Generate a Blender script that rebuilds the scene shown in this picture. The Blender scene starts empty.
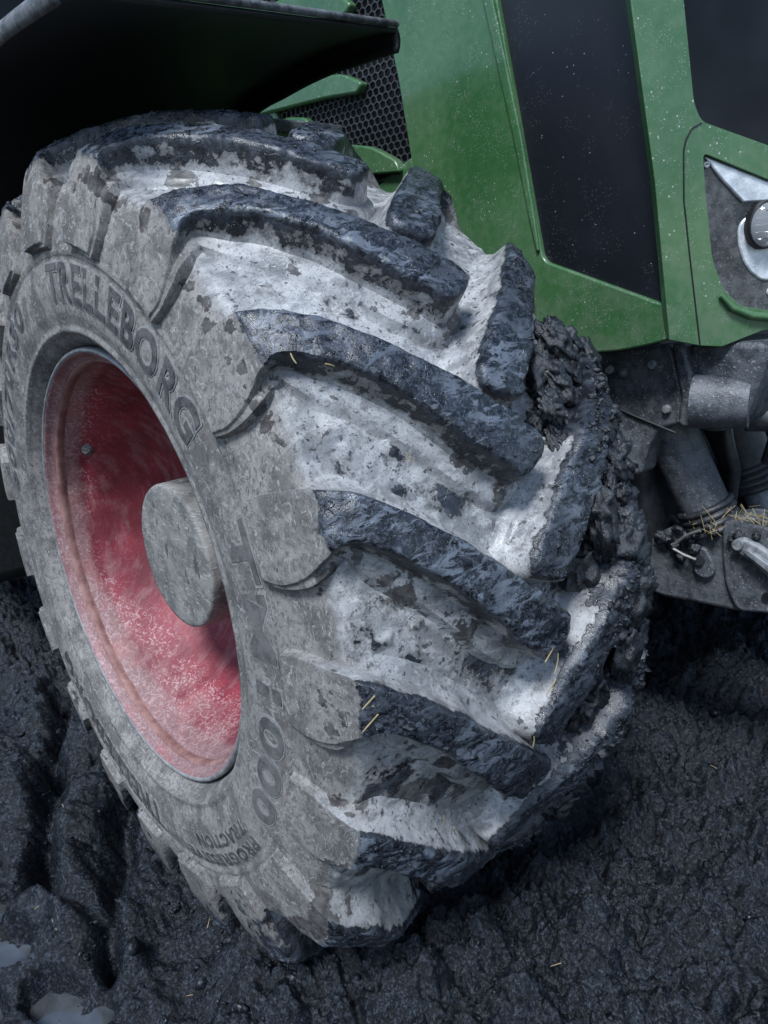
import bpy, bmesh, math, random
import numpy as np
from mathutils import Matrix, Vector

rng = np.random.default_rng(7)
random.seed(7)
S = bpy.context.scene
C = S.collection

# ------------------------------------------------------------------ camera
AX = 0.72                                    # axle height above the ground
cam = bpy.data.cameras.new('camera')
cam_o = bpy.data.objects.new('camera', cam)
C.objects.link(cam_o)
cam.sensor_fit = 'VERTICAL'
cam.sensor_height = 24.0
cam.lens = 24.0 * 737.26 / 1024.0
cam.clip_start = 0.02
cam.clip_end = 400.0
cam_o.matrix_world = Matrix((
    (0.661619, -0.194011, 0.724306, 1.2907),
    (0.747616, 0.245021, -0.617280, -0.4622),
    (-0.057711, 0.949907, 0.307157, 1.2200),
    (0, 0, 0, 1)))
S.camera = cam_o

# ------------------------------------------------------------------ sky, sun, exposure
SUN_EL, SUN_AZ = math.radians(57), math.radians(-62)    # azimuth measured from +x towards +y
w = bpy.data.worlds.new('World')
S.world = w
w.use_nodes = True
sky = w.node_tree.nodes.new('ShaderNodeTexSky')
sky.sky_type = 'NISHITA'
sky.sun_disc = False
sky.sun_elevation = SUN_EL
sky.sun_rotation = math.radians(90) - SUN_AZ
sky.air_density = 1.0
sky.dust_density = 0.6
sky.ozone_density = 2.0
bg = w.node_tree.nodes['Background']
bg.inputs['Strength'].default_value = 0.078
w.node_tree.links.new(sky.outputs[0], bg.inputs['Color'])
sl = bpy.data.lights.new('sun', 'SUN')
sl.energy = 2.0
sl.angle = math.radians(15)
sl.color = (0.89, 0.945, 1.0)
so = bpy.data.objects.new('sun', sl)
C.objects.link(so)
sd = Vector((math.cos(SUN_EL) * math.cos(SUN_AZ), math.cos(SUN_EL) * math.sin(SUN_AZ), math.sin(SUN_EL)))
so.rotation_euler = sd.to_track_quat('Z', 'Y').to_euler()
so.location = (0, 0, 6)
vs = S.view_settings
vs.view_transform = 'Standard'
vs.look = 'None'
vs.exposure = 1.20
vs.gamma = 1.0
vs.use_curve_mapping = False

# ------------------------------------------------------------------ noise (numpy)
def _h(ix, iy, iz, s):
    n = (ix * 374761393 + iy * 668265263 + iz * 2147483647 + s * 144665) & 0xffffffff
    n = ((n ^ (n >> 13)) * 1274126177) & 0xffffffff
    n = ((n ^ (n >> 16)) * 2246822519) & 0xffffffff
    return ((n ^ (n >> 15)) & 0xffffff) / 16777215.0
def vnoise(P, sc, seed=0):
    P = np.asarray(P, float) * sc
    i = np.floor(P).astype(np.int64)
    f = P - i
    f = f * f * f * (f * (f * 6 - 15) + 10)
    r = 0
    for dx in (0, 1):
        for dy in (0, 1):
            for dz in (0, 1):
                wgt = (f[:, 0] if dx else 1 - f[:, 0]) * (f[:, 1] if dy else 1 - f[:, 1]) * (f[:, 2] if dz else 1 - f[:, 2])
                r = r + wgt * _h(i[:, 0] + dx, i[:, 1] + dy, i[:, 2] + dz, seed)
    return r * 2 - 1
ROT = np.array([[0.80, 0.36, -0.48], [-0.60, 0.48, -0.64], [0.0, 0.80, 0.60]])
def fbm(P, sc, oct=4, seed=0, gain=.5):
    a, t, s = 1.0, 0, 0
    Q = np.asarray(P, float)
    for k in range(oct):
        t = t + a * vnoise(Q, sc, seed + k * 17)
        s += a
        a *= gain
        sc *= 2.03
        Q = Q @ ROT
    return t / s
def ridged(P, sc, oct=3, seed=0):
    a, t, s = 1.0, 0, 0
    Q = np.asarray(P, float)
    for k in range(oct):
        t = t + a * (1 - np.abs(vnoise(Q, sc, seed + k * 13)) * 2)
        s += a
        a *= .5
        sc *= 2.1
        Q = Q @ ROT
    return t / s
def sstep(x, a, b):
    t = np.clip((x - a) / (b - a), 0, 1)
    return t * t * (3 - 2 * t)

# ------------------------------------------------------------------ material helpers
class M:
    def __init__(s, name):
        s.m = bpy.data.materials.new(name)
        s.m.use_nodes = True
        s.t = s.m.node_tree
        s.b = s.t.nodes['Principled BSDF']
        s.geo = None
    def n(s, typ, **kw):
        nd = s.t.nodes.new('ShaderNode' + typ)
        for k, v in kw.items():
            if k.startswith('_'):
                setattr(nd, k[1:], v)
            else:
                s.set(nd.inputs[int(k[1:])] if k[0] == 'i' and k[1:].isdigit() else nd.inputs[k], v)
        return nd
    def set(s, sock, v):
        if isinstance(v, bpy.types.NodeSocket):
            s.t.links.new(v, sock)
        elif isinstance(v, tuple) and len(v) == 3 and sock.type == 'RGBA':
            sock.default_value = (*v, 1)
        else:
            sock.default_value = v
    def pos(s):
        if s.geo is None:
            s.geo = s.n('NewGeometry').outputs['Position']
        return s.geo
    def noise(s, scale, detail=4, rough=.55, vec=None, dist=0.0):
        nd = s.n('TexNoise', Scale=scale, Detail=detail, Roughness=rough, Distortion=dist)
        s.set(nd.inputs['Vector'], vec if vec is not None else s.pos())
        return nd.outputs['Fac']
    def vor(s, scale, feature='F1', vec=None):
        nd = s.n('TexVoronoi', _feature=feature, Scale=scale)
        s.set(nd.inputs['Vector'], vec if vec is not None else s.pos())
        return nd.outputs['Distance']
    def map(s, scale=(1, 1, 1), rot=(0, 0, 0), vec=None):
        nd = s.n('Mapping', Scale=scale, Rotation=rot)
        s.set(nd.inputs['Vector'], vec if vec is not None else s.pos())
        return nd.outputs[0]
    def math(s, op, a, b=0.0, clamp=False):
        nd = s.n('Math', _operation=op, _use_clamp=clamp)
        s.set(nd.inputs[0], a)
        s.set(nd.inputs[1], b)
        return nd.outputs[0]
    def ramp(s, fac, a, b, lo=0.0, hi=1.0):
        nd = s.n('MapRange', _interpolation_type='SMOOTHSTEP')
        s.set(nd.inputs[0], fac)
        nd.inputs[1].default_value = a
        nd.inputs[2].default_value = b
        nd.inputs[3].default_value = lo
        nd.inputs[4].default_value = hi
        return nd.outputs[0]
    def mix(s, f, a, b):
        nd = s.n('Mix', _data_type='RGBA')
        s.set(nd.inputs[0], f)
        s.set(nd.inputs[6], a)
        s.set(nd.inputs[7], b)
        return nd.outputs[2]
    def attr(s, name):
        return s.n('Attribute', _attribute_name=name)
    def bump(s, hgt, strength=.5, dist=.01, normal=None):
        nd = s.n('Bump', Strength=strength, Distance=dist, Height=hgt)
        if normal is not None:
            s.set(nd.inputs['Normal'], normal)
        return nd.outputs[0]
    def out(s, col=None, rough=None, normal=None, metal=None, spec=None):
        for k, v in (('Base Color', col), ('Roughness', rough), ('Normal', normal), ('Metallic', metal), ('Specular IOR Level', spec)):
            if v is not None:
                s.set(s.b.inputs[k], v)
        return s.m

DARK = (0.016, 0.018, 0.022)
# --- tyre: rubber under dust, pale dried slurry in the grooves, black wet mud on the lugs
def mat_tyre():
    m = M('muddy_rubber')
    at = m.attr('mud')                       # R wet mud and wall shade, G slurry and wall highlight, B damp and wall shade
    sep = m.n('SeparateColor', Color=at.outputs['Color'])
    R, G, B = sep.outputs
    n1 = m.noise(17, 8, .58)
    n2 = m.noise(70, 7, .64, dist=.4)
    n3 = m.noise(330, 5, .68)
    big = m.noise(5.5, 3)
    # dusty rubber: film of grey dust, scuffs, cracked dried splashes
    dust = m.mix(m.ramp(n1, .40, .58), (0.130, 0.123, 0.117), (0.240, 0.226, 0.213))
    dust = m.mix(m.ramp(m.noise(110, 7, .75, dist=.6), .49, .57, 0, .60), dust, (0.075, 0.075, 0.078))
    scr = m.noise(46, 8, .75, vec=m.map((1, 6, 1.2), (.4, .2, .6)), dist=1.8)
    dust = m.mix(m.ramp(scr, .55, .60, 0, .8), dust, (0.33, 0.325, 0.32))
    scr2 = m.noise(38, 8, .75, vec=m.map((5, 1, 1.3), (.1, .9, .3)), dist=1.4)
    dust = m.mix(m.ramp(scr2, .57, .62, 0, .8), dust, (0.040, 0.041, 0.045))
    crk = m.n('TexVoronoi', _feature='DISTANCE_TO_EDGE', Scale=26)
    m.set(crk.inputs['Vector'], m.n('VectorMath', i0=m.pos(), i1=m.n('VectorMath', _operation='SCALE', i0=m.n('TexNoise', Scale=16, Detail=4, Vector=m.pos()).outputs['Color'], Scale=.06).outputs[0]).outputs[0])
    ck = m.math('MULTIPLY', m.ramp(crk.outputs['Distance'], .0, .020, 1, 0), m.ramp(m.noise(14, 3), .50, .56))
    dust = m.mix(m.math('MULTIPLY', ck, .22), dust, (0.36, 0.35, 0.34))
    # pale slurry: a thin smeared film over dark rubber, spattered
    st = m.noise(11, 8, .60, vec=m.map((2.2, .8, 2.2), (0, 0, .5)), dist=.5)
    pale = m.mix(m.ramp(st, .40, .60), (0.200, 0.204, 0.210), (0.365, 0.367, 0.370))
    pale = m.mix(m.ramp(m.noise(40, 8, .70, dist=.6), .50, .60, 0, .55), pale, (0.50, 0.495, 0.485))
    thin = m.noise(60, 8, .76, vec=m.map((1.3, .6, 1.3), (.3, .5, .1)), dist=1.2)
    pale = m.mix(m.ramp(thin, .54, .60, 0, .65), pale, (0.15, 0.15, 0.153))
    pale = m.mix(m.ramp(n3, .56, .62, 0, .7), pale, (0.09, 0.092, 0.098))
    pale = m.mix(m.ramp(m.noise(85, 6, .64), .595, .625, 0, .85), pale, (0.030, 0.031, 0.034))
    base = m.mix(G, dust, pale)
    # damp patches, and brown shade painted on the lower lug walls
    bb = m.ramp(m.math('ADD', B, m.math('MULTIPLY', m.math('SUBTRACT', n1, .5), 1.6)), .48, .505)
    base = m.mix(m.math('MULTIPLY', bb, .92), base, m.mix(m.ramp(n2, .4, .6), (0.034, 0.031, 0.031), (0.085, 0.080, 0.077)))
    # wet black mud, and dark shade painted on the lower lug walls
    spat = m.noise(34, 8, .66, dist=.3)
    spat2 = m.noise(95, 7, .70, dist=.5)
    e = m.math('ADD', R, m.math('ADD', m.math('MULTIPLY', m.math('SUBTRACT', n1, .5), .75), m.math('ADD', m.math('MULTIPLY', m.math('SUBTRACT', spat, .5), 1.1), m.math('MULTIPLY', m.math('SUBTRACT', spat2, .5), .9))))
    dk = m.ramp(e, .46, .53)
    base = m.mix(m.ramp(e, .24, .49, 0, .72), base, m.mix(m.ramp(n2, .4, .6), (0.070, 0.068, 0.067), (0.15, 0.147, 0.143)))
    sm = m.noise(34, 8, .70, vec=m.map((1.5, .5, 1.5), (.2, .1, .4)), dist=.9)
    flk = m.math('MULTIPLY', m.ramp(sm, .50, .56), m.ramp(big, .38, .56, .25, 1.0))
    fine = m.ramp(m.noise(150, 6, .72, dist=.9), .53, .57)
    flk = m.math('MULTIPLY', m.math('MAXIMUM', flk, m.math('MULTIPLY', fine, .45)), at.outputs['Alpha'])
    black = m.mix(m.ramp(n2, .40, .62), (0.006, 0.0072, 0.010), (0.022, 0.027, 0.037))
    black = m.mix(m.math('MULTIPLY', flk, .72), black, (0.165, 0.19, 0.23))  # pale smears, plus sky sheen put into the colour of the lug tops
    col = m.mix(dk, base, black)
    rg = m.mix(dk, m.mix(G, (.95, .95, .95), m.mix(m.ramp(st, .4, .6), (.26, .26, .26), (.55, .55, .55))), m.mix(m.ramp(n2, .35, .65), (.17, .17, .17), (.42, .42, .42)))
    hgt = m.math('ADD', m.math('MULTIPLY', n2, m.ramp(dk, 0, 1, .14, .30)), m.math('MULTIPLY', n3, .09))
    hgt = m.math('ADD', hgt, m.math('MULTIPLY', dk, .35))
    hgt = m.math('ADD', hgt, m.math('MULTIPLY', bb, .12))
    hgt = m.math('ADD', hgt, m.math('MULTIPLY', ck, .10))
    nd = m.n('Bump', Distance=.007, Height=hgt)
    m.set(nd.inputs['Strength'], m.ramp(dk, 0, 1, .45, .95))
    m.set(m.b.inputs['Coat Weight'], m.math('MULTIPLY', dk, .10))
    m.b.inputs['Coat Roughness'].default_value = .18
    m.set(m.b.inputs['Coat Normal'], nd.outputs[0])
    return m.out(col, rg, nd.outputs[0], spec=m.math('ADD', .15, m.math('MULTIPLY', m.math('MAXIMUM', G, dk), .35)))

def mat_darkmud():
    m = M('wet_black_mud')
    n1 = m.noise(90, 6, .68)
    n2 = m.noise(400, 4, .65)
    col = m.mix(m.ramp(n1, .38, .64), (0.0045, 0.0055, 0.0075), (0.016, 0.0195, 0.026))
    col = m.mix(m.ramp(n2, .60, .66, 0, .5), col, (0.10, 0.115, 0.14))
    return m.out(col, m.mix(n1, (.14,) * 3, (.5,) * 3), m.bump(m.math('ADD', n1, m.math('MULTIPLY', n2, .3)), .7, .006), spec=.8)

def mat_ground(clod=False):
    m = M('mud_clod' if clod else 'churned_mud')
    n0 = m.noise(2.6, 4)
    n1 = m.noise(38, 6, .62, dist=.4)
    n2 = m.noise(150, 4, .62)
    fib = m.noise(75, 7, .74, vec=m.map((1, 4, 1), (0, 0, .8)), dist=2.0)
    fib2 = m.noise(85, 7, .74, vec=m.map((4, 1, 1), (0, 0, .3)), dist=2.0)
    isl = m.n('NewGeometry').outputs['Random Per Island']
    col = m.mix(m.ramp(n1, .42, .60), (0.0016, 0.0022, 0.0033), (0.0070, 0.0094, 0.0135))
    col = m.mix(m.ramp(n0, .50, .66, 0, .35), col, (0.0095, 0.0108, 0.0135))
    col = m.mix(m.ramp(n2, .55, .60, 0, .60), col, (0.050, 0.060, 0.076))  # bluish tint and pale flecks stand in for sky glints on wet mud
    col = m.mix(m.ramp(fib, .58, .61, 0, .65), col, (0.090, 0.110, 0.140))
    col = m.mix(m.ramp(fib2, .59, .62, 0, .60), col, (0.095, 0.112, 0.138))
    if clod:
        col = m.mix(m.ramp(isl, .80, 1.0, 0, .35), col, (0.030, 0.037, 0.048))
    rg = m.mix(m.ramp(n1, .42, .58), (.46,) * 3, (.19,) * 3)
    h = m.math('ADD', m.math('MULTIPLY', n1, .8), m.math('MULTIPLY', n2, .30))
    h = m.math('ADD', h, m.math('MULTIPLY', m.math('ADD', fib, fib2), .30))
    if clod:
        rg = m.mix(isl, (.22,) * 3, (.50,) * 3)
    return m.out(col, rg, m.bump(m.math('MULTIPLY', n1, 1.0) if clod else h, .5 if clod else .62, .005 if clod else .010), spec=.25 if clod else .26)

def mat_water():
    m = M('puddle_water')
    n = m.noise(9, 4)
    col = m.mix(m.ramp(n, .35, .65), (0.030, 0.033, 0.036), (0.070, 0.080, 0.090))
    m.b.inputs['IOR'].default_value = 1.6
    return m.out(col, .02, m.bump(m.noise(10, 2), .03, .01), spec=1.0)

def mat_red():
    m = M('dusty_red_paint')
    n1 = m.noise(9, 5, .6)
    worm = m.noise(75, 4, .6, dist=2.2)
    fine = m.noise(300, 3, .6)
    ob = m.n('TexCoord').outputs['Object']
    dr = m.noise(16, 5, .7, vec=m.map((3.2, 1, .45), (0, 0, 0)), dist=.15)
    col = m.mix(m.ramp(n1, .35, .65), (0.125, 0.012, 0.020), (0.235, 0.024, 0.038))
    # dust collects with a shape of its own: smears, worm-like trails, a film along the rim base
    col = m.mix(m.ramp(dr, .46, .66, 0, .40), col, (0.30, 0.17, 0.17))
    tr = m.math('MULTIPLY', m.ramp(worm, .535, .60), m.ramp(n1, .40, .60, .15, .8))
    at0 = m.attr('film').outputs['Fac']
    tr = m.math('MULTIPLY', tr, m.ramp(at0, .10, .34, .12, 1.0))
    col = m.mix(tr, col, (0.46, 0.30, 0.31))
    at = m.attr('film').outputs['Fac']
    f = m.ramp(m.math('ADD', at, m.math('MULTIPLY', m.math('SUBTRACT', n1, .5), .9)), .35, .75, 0, .70)
    film = m.mix(m.ramp(worm, .4, .62), (0.21, 0.145, 0.14), (0.34, 0.25, 0.245))
    film = m.mix(m.ramp(m.noise(11, 4), .50, .66, 0, .40), film, (0.40, 0.135, 0.12))
    col = m.mix(f, col, film)
    return m.out(col, m.mix(fine, (.42,) * 3, (.75,) * 3), m.bump(m.math('ADD', worm, fine), .22, .003))

def mat_dusty(name, c0, c1, metal=0.0, rough=(.5, .8), spk=.5, sc=60, bump=.25):
    m = M(name)
    n1 = m.noise(sc, 5, .62)
    n2 = m.noise(sc * 5, 3, .6)
    n0 = m.noise(sc * .18, 3)
    col = m.mix(m.ramp(m.math('ADD', m.math('MULTIPLY', n1, .6), m.math('MULTIPLY', n0, .4)), .38, .62), c0, c1)
    col = m.mix(m.ramp(n2, .60, .70, 0, spk), col, (0.32, 0.33, 0.34))
    return m.out(col, m.mix(n1, (rough[0],) * 3, (rough[1],) * 3), m.bump(m.math('ADD', n1, m.math('MULTIPLY', n2, .5)), bump, .004), metal=metal)

def mat_paint(name, c0, c1, film=(.25, .275, .20)):
    m = M(name)
    n0 = m.noise(4, 3)
    n1 = m.noise(55, 4, .6)
    spk = m.vor(85)
    spk2 = m.vor(240)
    msk = m.noise(12, 3)
    col = m.mix(m.ramp(n0, .35, .65), c0, c1)
    col = m.mix(m.ramp(m.math('ADD', m.math('MULTIPLY', n1, .5), m.math('MULTIPLY', n0, .5)), .36, .70, .06, .26), col, film)
    zz = m.n('SeparateXYZ', Vector=m.pos()).outputs[2]
    lowd = m.math('MULTIPLY', m.ramp(zz, 1.02, 1.42, 1, 0), m.ramp(m.noise(20, 7, .72), .42, .60))
    col = m.mix(m.math('MULTIPLY', lowd, .22), col, (0.20, 0.205, 0.17))
    s = m.math('MULTIPLY', m.ramp(spk, .10, .17, 1, 0), m.ramp(msk, .50, .60))
    s2 = m.math('MULTIPLY', m.ramp(spk2, .16, .28, 1, 0), m.ramp(m.noise(25, 3), .46, .60))
    col = m.mix(m.math('MULTIPLY', s, .75), col, (0.46, 0.48, 0.45))
    col = m.mix(m.math('MULTIPLY', s2, .55), col, (0.34, 0.37, 0.34))
    scr = m.noise(26, 3, .8, vec=m.map((9, 1, 1), (.3, .7, .2)), dist=.6)
    col = m.mix(m.ramp(scr, .69, .72, 0, .35), col, (0.35, 0.38, 0.35))
    m.b.inputs['Coat Weight'].default_value = .5
    m.b.inputs['Coat Roughness'].default_value = .12
    return m.out(col, m.mix(n1, (.25,) * 3, (.45,) * 3), m.bump(m.math('ADD', s, s2), .12, .002))

def mat_perf():
    m = M('dark_perforated_screen')
    n1 = m.noise(7, 3)
    pv = m.n('TexVoronoi', _feature='F1', Scale=520, Randomness=.12)
    m.set(pv.inputs['Vector'], m.map((1, 0, 1)))
    spk = m.vor(75)
    spk2 = m.vor(230)
    col = m.mix(m.ramp(pv.outputs['Distance'], .25, .5), (0.002, 0.0028, 0.005), (0.008, 0.0095, 0.014))
    col = m.mix(m.ramp(n1, .4, .7, 0, .3), col, (0.018, 0.020, 0.028))
    a = m.math('MULTIPLY', m.ramp(spk, .05, .10, 1, 0), m.ramp(m.noise(15, 3), .52, .58))
    b = m.math('MULTIPLY', m.ramp(spk2, .10, .18, 1, 0), m.ramp(m.noise(21, 3), .52, .62))
    col = m.mix(m.math('MAXIMUM', a, m.math('MULTIPLY', b, .5)), col, (0.34, 0.35, 0.37))
    return m.out(col, .38, m.bump(pv.outputs['Distance'], .2, .002))

def mat_plain(name, col, rough=.5, metal=0.0, **kw):
    m = M(name)
    n = m.noise(90, 4)
    c2 = tuple(min(1, c * 1.5 + .004) for c in col)
    return m.out(m.mix(m.ramp(n, .35, .7), col, c2), rough, m.bump(n, .08, .002), metal=metal)

MT = mat_tyre()
MDK = mat_darkmud()
MGR = mat_ground()
MCLOD = mat_ground(True)
MWA = mat_water()
MRED = mat_red()
MGREEN = mat_paint('muddy_green_paint', (0.015, 0.090, 0.021), (0.020, 0.113, 0.027))
MPERF = mat_perf()
def mat_hub():
    m = M('dusty_grey_hub')
    n1 = m.noise(26, 7, .68)
    n2 = m.noise(150, 5, .65)
    col = m.mix(m.ramp(n1, .40, .60), (0.125, 0.122, 0.117), (0.235, 0.228, 0.215))
    sc_ = m.noise(36, 7, .72, vec=m.map((1, 1, 3.5), (0, .5, 0)), dist=1.6)
    col = m.mix(m.ramp(sc_, .55, .60, 0, .7), col, (0.40, 0.40, 0.395))
    rub = m.noise(18, 6, .62, vec=m.map((2.2, 1, .8), (0, .3, 0)))
    col = m.mix(m.ramp(rub, .61, .635, 0, .85), col, (0.050, 0.055, 0.062))
    return m.out(col, .75, m.bump(m.math('ADD', n1, m.math('ADD', m.math('MULTIPLY', n2, .3), m.math('MULTIPLY', sc_, .4))), .5, .004))
MHUB = mat_hub()
MLIP = mat_dusty('worn_steel_lip', (0.16, 0.165, 0.17), (0.34, 0.34, 0.34), metal=.3, rough=(.4, .6), sc=40)
MCAST = mat_dusty('muddy_grey_casting', (0.034, 0.038, 0.045), (0.105, 0.113, 0.124), rough=(.3, .65), sc=45, spk=.8, bump=.6)
MBOOT = mat_dusty('black_rubber_boot', (0.013, 0.014, 0.016), (0.035, 0.037, 0.041), rough=(.35, .6), sc=80, spk=.2)
MPLAS = mat_plain('black_plastic', (0.006, 0.0065, 0.007), .55)
MEDGE = mat_dusty('dusty_black_plastic', (0.03, 0.032, 0.036), (0.14, 0.147, 0.155), rough=(.5, .8), sc=60)
MLET = mat_dusty('dark_rubber_lettering', (0.026, 0.026, 0.029), (0.090, 0.088, 0.089), rough=(.6, .85), sc=70, spk=.25)
MLETO = mat_dusty('pale_lettering_edge', (0.13, 0.13, 0.132), (0.24, 0.235, 0.23), rough=(.7, .9), sc=70, spk=.3)
MCHR = mat_plain('headlight_chrome', (0.70, 0.72, 0.74), .16, 1.0)
MSILV = mat_dusty('muddy_silver_reflector', (0.50, 0.53, 0.56), (0.80, 0.82, 0.84), metal=.35, rough=(.2, .5), sc=60, spk=.0)
MLAMPH = mat_dusty('dark_headlight_housing', (0.045, 0.046, 0.050), (0.13, 0.13, 0.133), rough=(.18, .4), metal=.3, sc=45)
MSTRAW = mat_plain('dry_straw', (0.26, 0.205, 0.11), .8)
MWIRE = mat_plain('steel_wire', (0.16, 0.155, 0.15), .5, .4)
MIRON = mat_dusty('dusty_light_iron', (0.10, 0.11, 0.12), (0.26, 0.27, 0.28), rough=(.4, .7), sc=70)
mg = M('clear_lamp_glass')
mg.b.inputs['Alpha'].default_value = .22
MGLASS = mg.out((0.92, 0.96, 1.0), .04, spec=1.0)
mg2 = M('dark_tinted_glass')
MTINT = mg2.out(mg2.mix(mg2.ramp(mg2.noise(6, 3), .4, .7), (0.003, 0.0035, 0.005), (0.010, 0.011, 0.015)), .30, spec=.25)

# ------------------------------------------------------------------ object helpers
def link(name, me, mat, parent=None, smooth=True):
    o = bpy.data.objects.new(name, me)
    C.objects.link(o)
    if mat is not None and not me.materials:
        me.materials.append(mat)
    if smooth and len(me.polygons):
        me.polygons.foreach_set('use_smooth', np.ones(len(me.polygons), bool))
    if parent is not None:
        o.parent = parent
    return o
def mesh_np(name, V, F):
    """V (n,3), F (m,k) constant k"""
    me = bpy.data.meshes.new(name)
    V = np.ascontiguousarray(V, dtype=np.float32)
    F = np.ascontiguousarray(F, dtype=np.int32)
    me.vertices.add(len(V))
    me.vertices.foreach_set('co', V.ravel())
    me.loops.add(F.size)
    me.loops.foreach_set('vertex_index', F.ravel())
    me.polygons.add(len(F))
    me.polygons.foreach_set('loop_start', np.arange(len(F), dtype=np.int32) * F.shape[1])
    me.update(calc_edges=True)
    return me
def col_attr(me, name, A):
    a = me.color_attributes.new(name, 'FLOAT_COLOR', 'POINT')
    B = np.ones((len(A), 4), np.float32)
    B[:, :A.shape[1]] = A
    a.data.foreach_set('color', B.ravel())
def grid_faces(nu, nv, wrap_u=False):
    i = np.arange(nu if wrap_u else nu - 1)
    j = np.arange(nv - 1)
    I, J = np.meshgrid(i, j, indexing='ij')
    I2 = (I + 1) % nu
    return np.stack([I * nv + J, I2 * nv + J, I2 * nv + J + 1, I * nv + J + 1], -1).reshape(-1, 4)
def bm_obj(name, bm, mat, parent=None, smooth=False):
    me = bpy.data.meshes.new(name)
    bmesh.ops.recalc_face_normals(bm, faces=bm.faces)
    bm.to_mesh(me)
    bm.free()
    return link(name, me, mat, parent, smooth)
def bev(o, wd=.003, seg=2, ang=35):
    md = o.modifiers.new('bevel', 'BEVEL')
    md.width = wd
    md.segments = seg
    md.limit_method = 'ANGLE'
    md.angle_limit = math.radians(ang)
    me = o.data
    me.polygons.foreach_set('use_smooth', np.ones(len(me.polygons), bool))
    try:
        me.set_sharp_from_angle(angle=math.radians(40))
    except Exception:
        pass
    return o
def panel(name, outer, holes, org, du, th, mat, parent, wd=.004, dv=(0, 0, 1), seg=2):
    """flat panel: 2-D outline (u along du, v along dv from org), holes, pushed back by th along du x dv reversed"""
    org, du, dv = Vector(org), Vector(du).normalized(), Vector(dv).normalized()
    nrm = du.cross(dv)
    bm = bmesh.new()
    es = []
    for loop in [outer] + list(holes):
        vs_ = [bm.verts.new(org + du * u + dv * v) for u, v in loop]
        for a in range(len(vs_)):
            es.append(bm.edges.new((vs_[a], vs_[(a + 1) % len(vs_)])))
    if holes:
        bmesh.ops.triangle_fill(bm, edges=es, use_beauty=True, use_dissolve=False)
    else:
        bm.faces.new([v for v in bm.verts])
    fs = list(bm.faces)
    r = bmesh.ops.extrude_face_region(bm, geom=fs)
    nv = [g for g in r['geom'] if isinstance(g, bmesh.types.BMVert)]
    bmesh.ops.translate(bm, verts=nv, vec=-nrm * th)
    o = bm_obj(name, bm, mat, parent)
    if wd:
        bev(o, wd, seg)
    return o
def roundpoly(pts, r=.01, n=5):
    out = []
    k = len(pts)
    for i in range(k):
        p0, p1, p2 = (Vector((*pts[(i + d) % k], 0)) for d in (-1, 0, 1))
        a, b = (p0 - p1), (p2 - p1)
        rr = min(r, a.length * .45, b.length * .45)
        A, B = p1 + a.normalized() * rr, p1 + b.normalized() * rr
        for t in range(n + 1):
            s = t / n
            q = A * (1 - s) ** 2 + p1 * 2 * s * (1 - s) + B * s * s
            out.append((q.x, q.y))
    return out
def tube(name, pts, radii, mat, parent=None, seg=24, cap=True):
    pts = [Vector(p) for p in pts]
    if not hasattr(radii, '__len__'):
        radii = [radii] * len(pts)
    V, n = [], len(pts)
    up = None
    for i, p in enumerate(pts):
        t = (pts[min(i + 1, n - 1)] - pts[max(i - 1, 0)]).normalized()
        if up is None:
            up = t.orthogonal().normalized()
        up = (up - t * up.dot(t)).normalized()
        b = t.cross(up)
        for k in range(seg):
            a = 2 * math.pi * k / seg
            V.append(p + (up * math.cos(a) + b * math.sin(a)) * radii[i])
    bm = bmesh.new()
    vv = [bm.verts.new(v) for v in V]
    for i in range(n - 1):
        for k in range(seg):
            bm.faces.new((vv[i * seg + k], vv[i * seg + (k + 1) % seg], vv[(i + 1) * seg + (k + 1) % seg], vv[(i + 1) * seg + k]))
    if cap:
        bm.faces.new(vv[:seg][::-1])
        bm.faces.new(vv[-seg:])
    o = bm_obj(name, bm, mat, parent, True)
    try:
        o.data.set_sharp_from_angle(angle=math.radians(45))
    except Exception:
        pass
    return o
def box(name, lo, hi, mat, parent=None, wd=.01):
    bm = bmesh.new()
    bmesh.ops.create_cube(bm, size=1)
    for v in bm.verts:
        v.co = Vector([(lo[i] + hi[i]) / 2 + v.co[i] * (hi[i] - lo[i]) for i in range(3)])
    o = bm_obj(name, bm, mat, parent)
    return bev(o, wd) if wd else o
def lathe(name, prof, mat, parent, seg=160, jitter=0.0, seed=0):
    """prof: list of (y, r) about the axle (y axis), wheel-local"""
    P = np.array(prof)
    th = np.linspace(0, 2 * np.pi, seg, endpoint=False)
    V = np.stack([P[None, :, 1] * np.cos(th)[:, None], np.repeat(P[None, :, 0], seg, 0), P[None, :, 1] * np.sin(th)[:, None]], -1).reshape(-1, 3)
    if jitter:
        V = V + jitter * np.stack([fbm(V, 30, 3, seed + k) for k in range(3)], 1)
    F = grid_faces(seg, len(P), True)[:, ::-1]
    return link(name, mesh_np(name, V, F), mat, parent), V
def tag(o, label=None, cat=None, group=None, kind=None):
    for k, v in (('label', label), ('category', cat), ('group', group), ('kind', kind)):
        if v:
            o[k] = v
    return o

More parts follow.
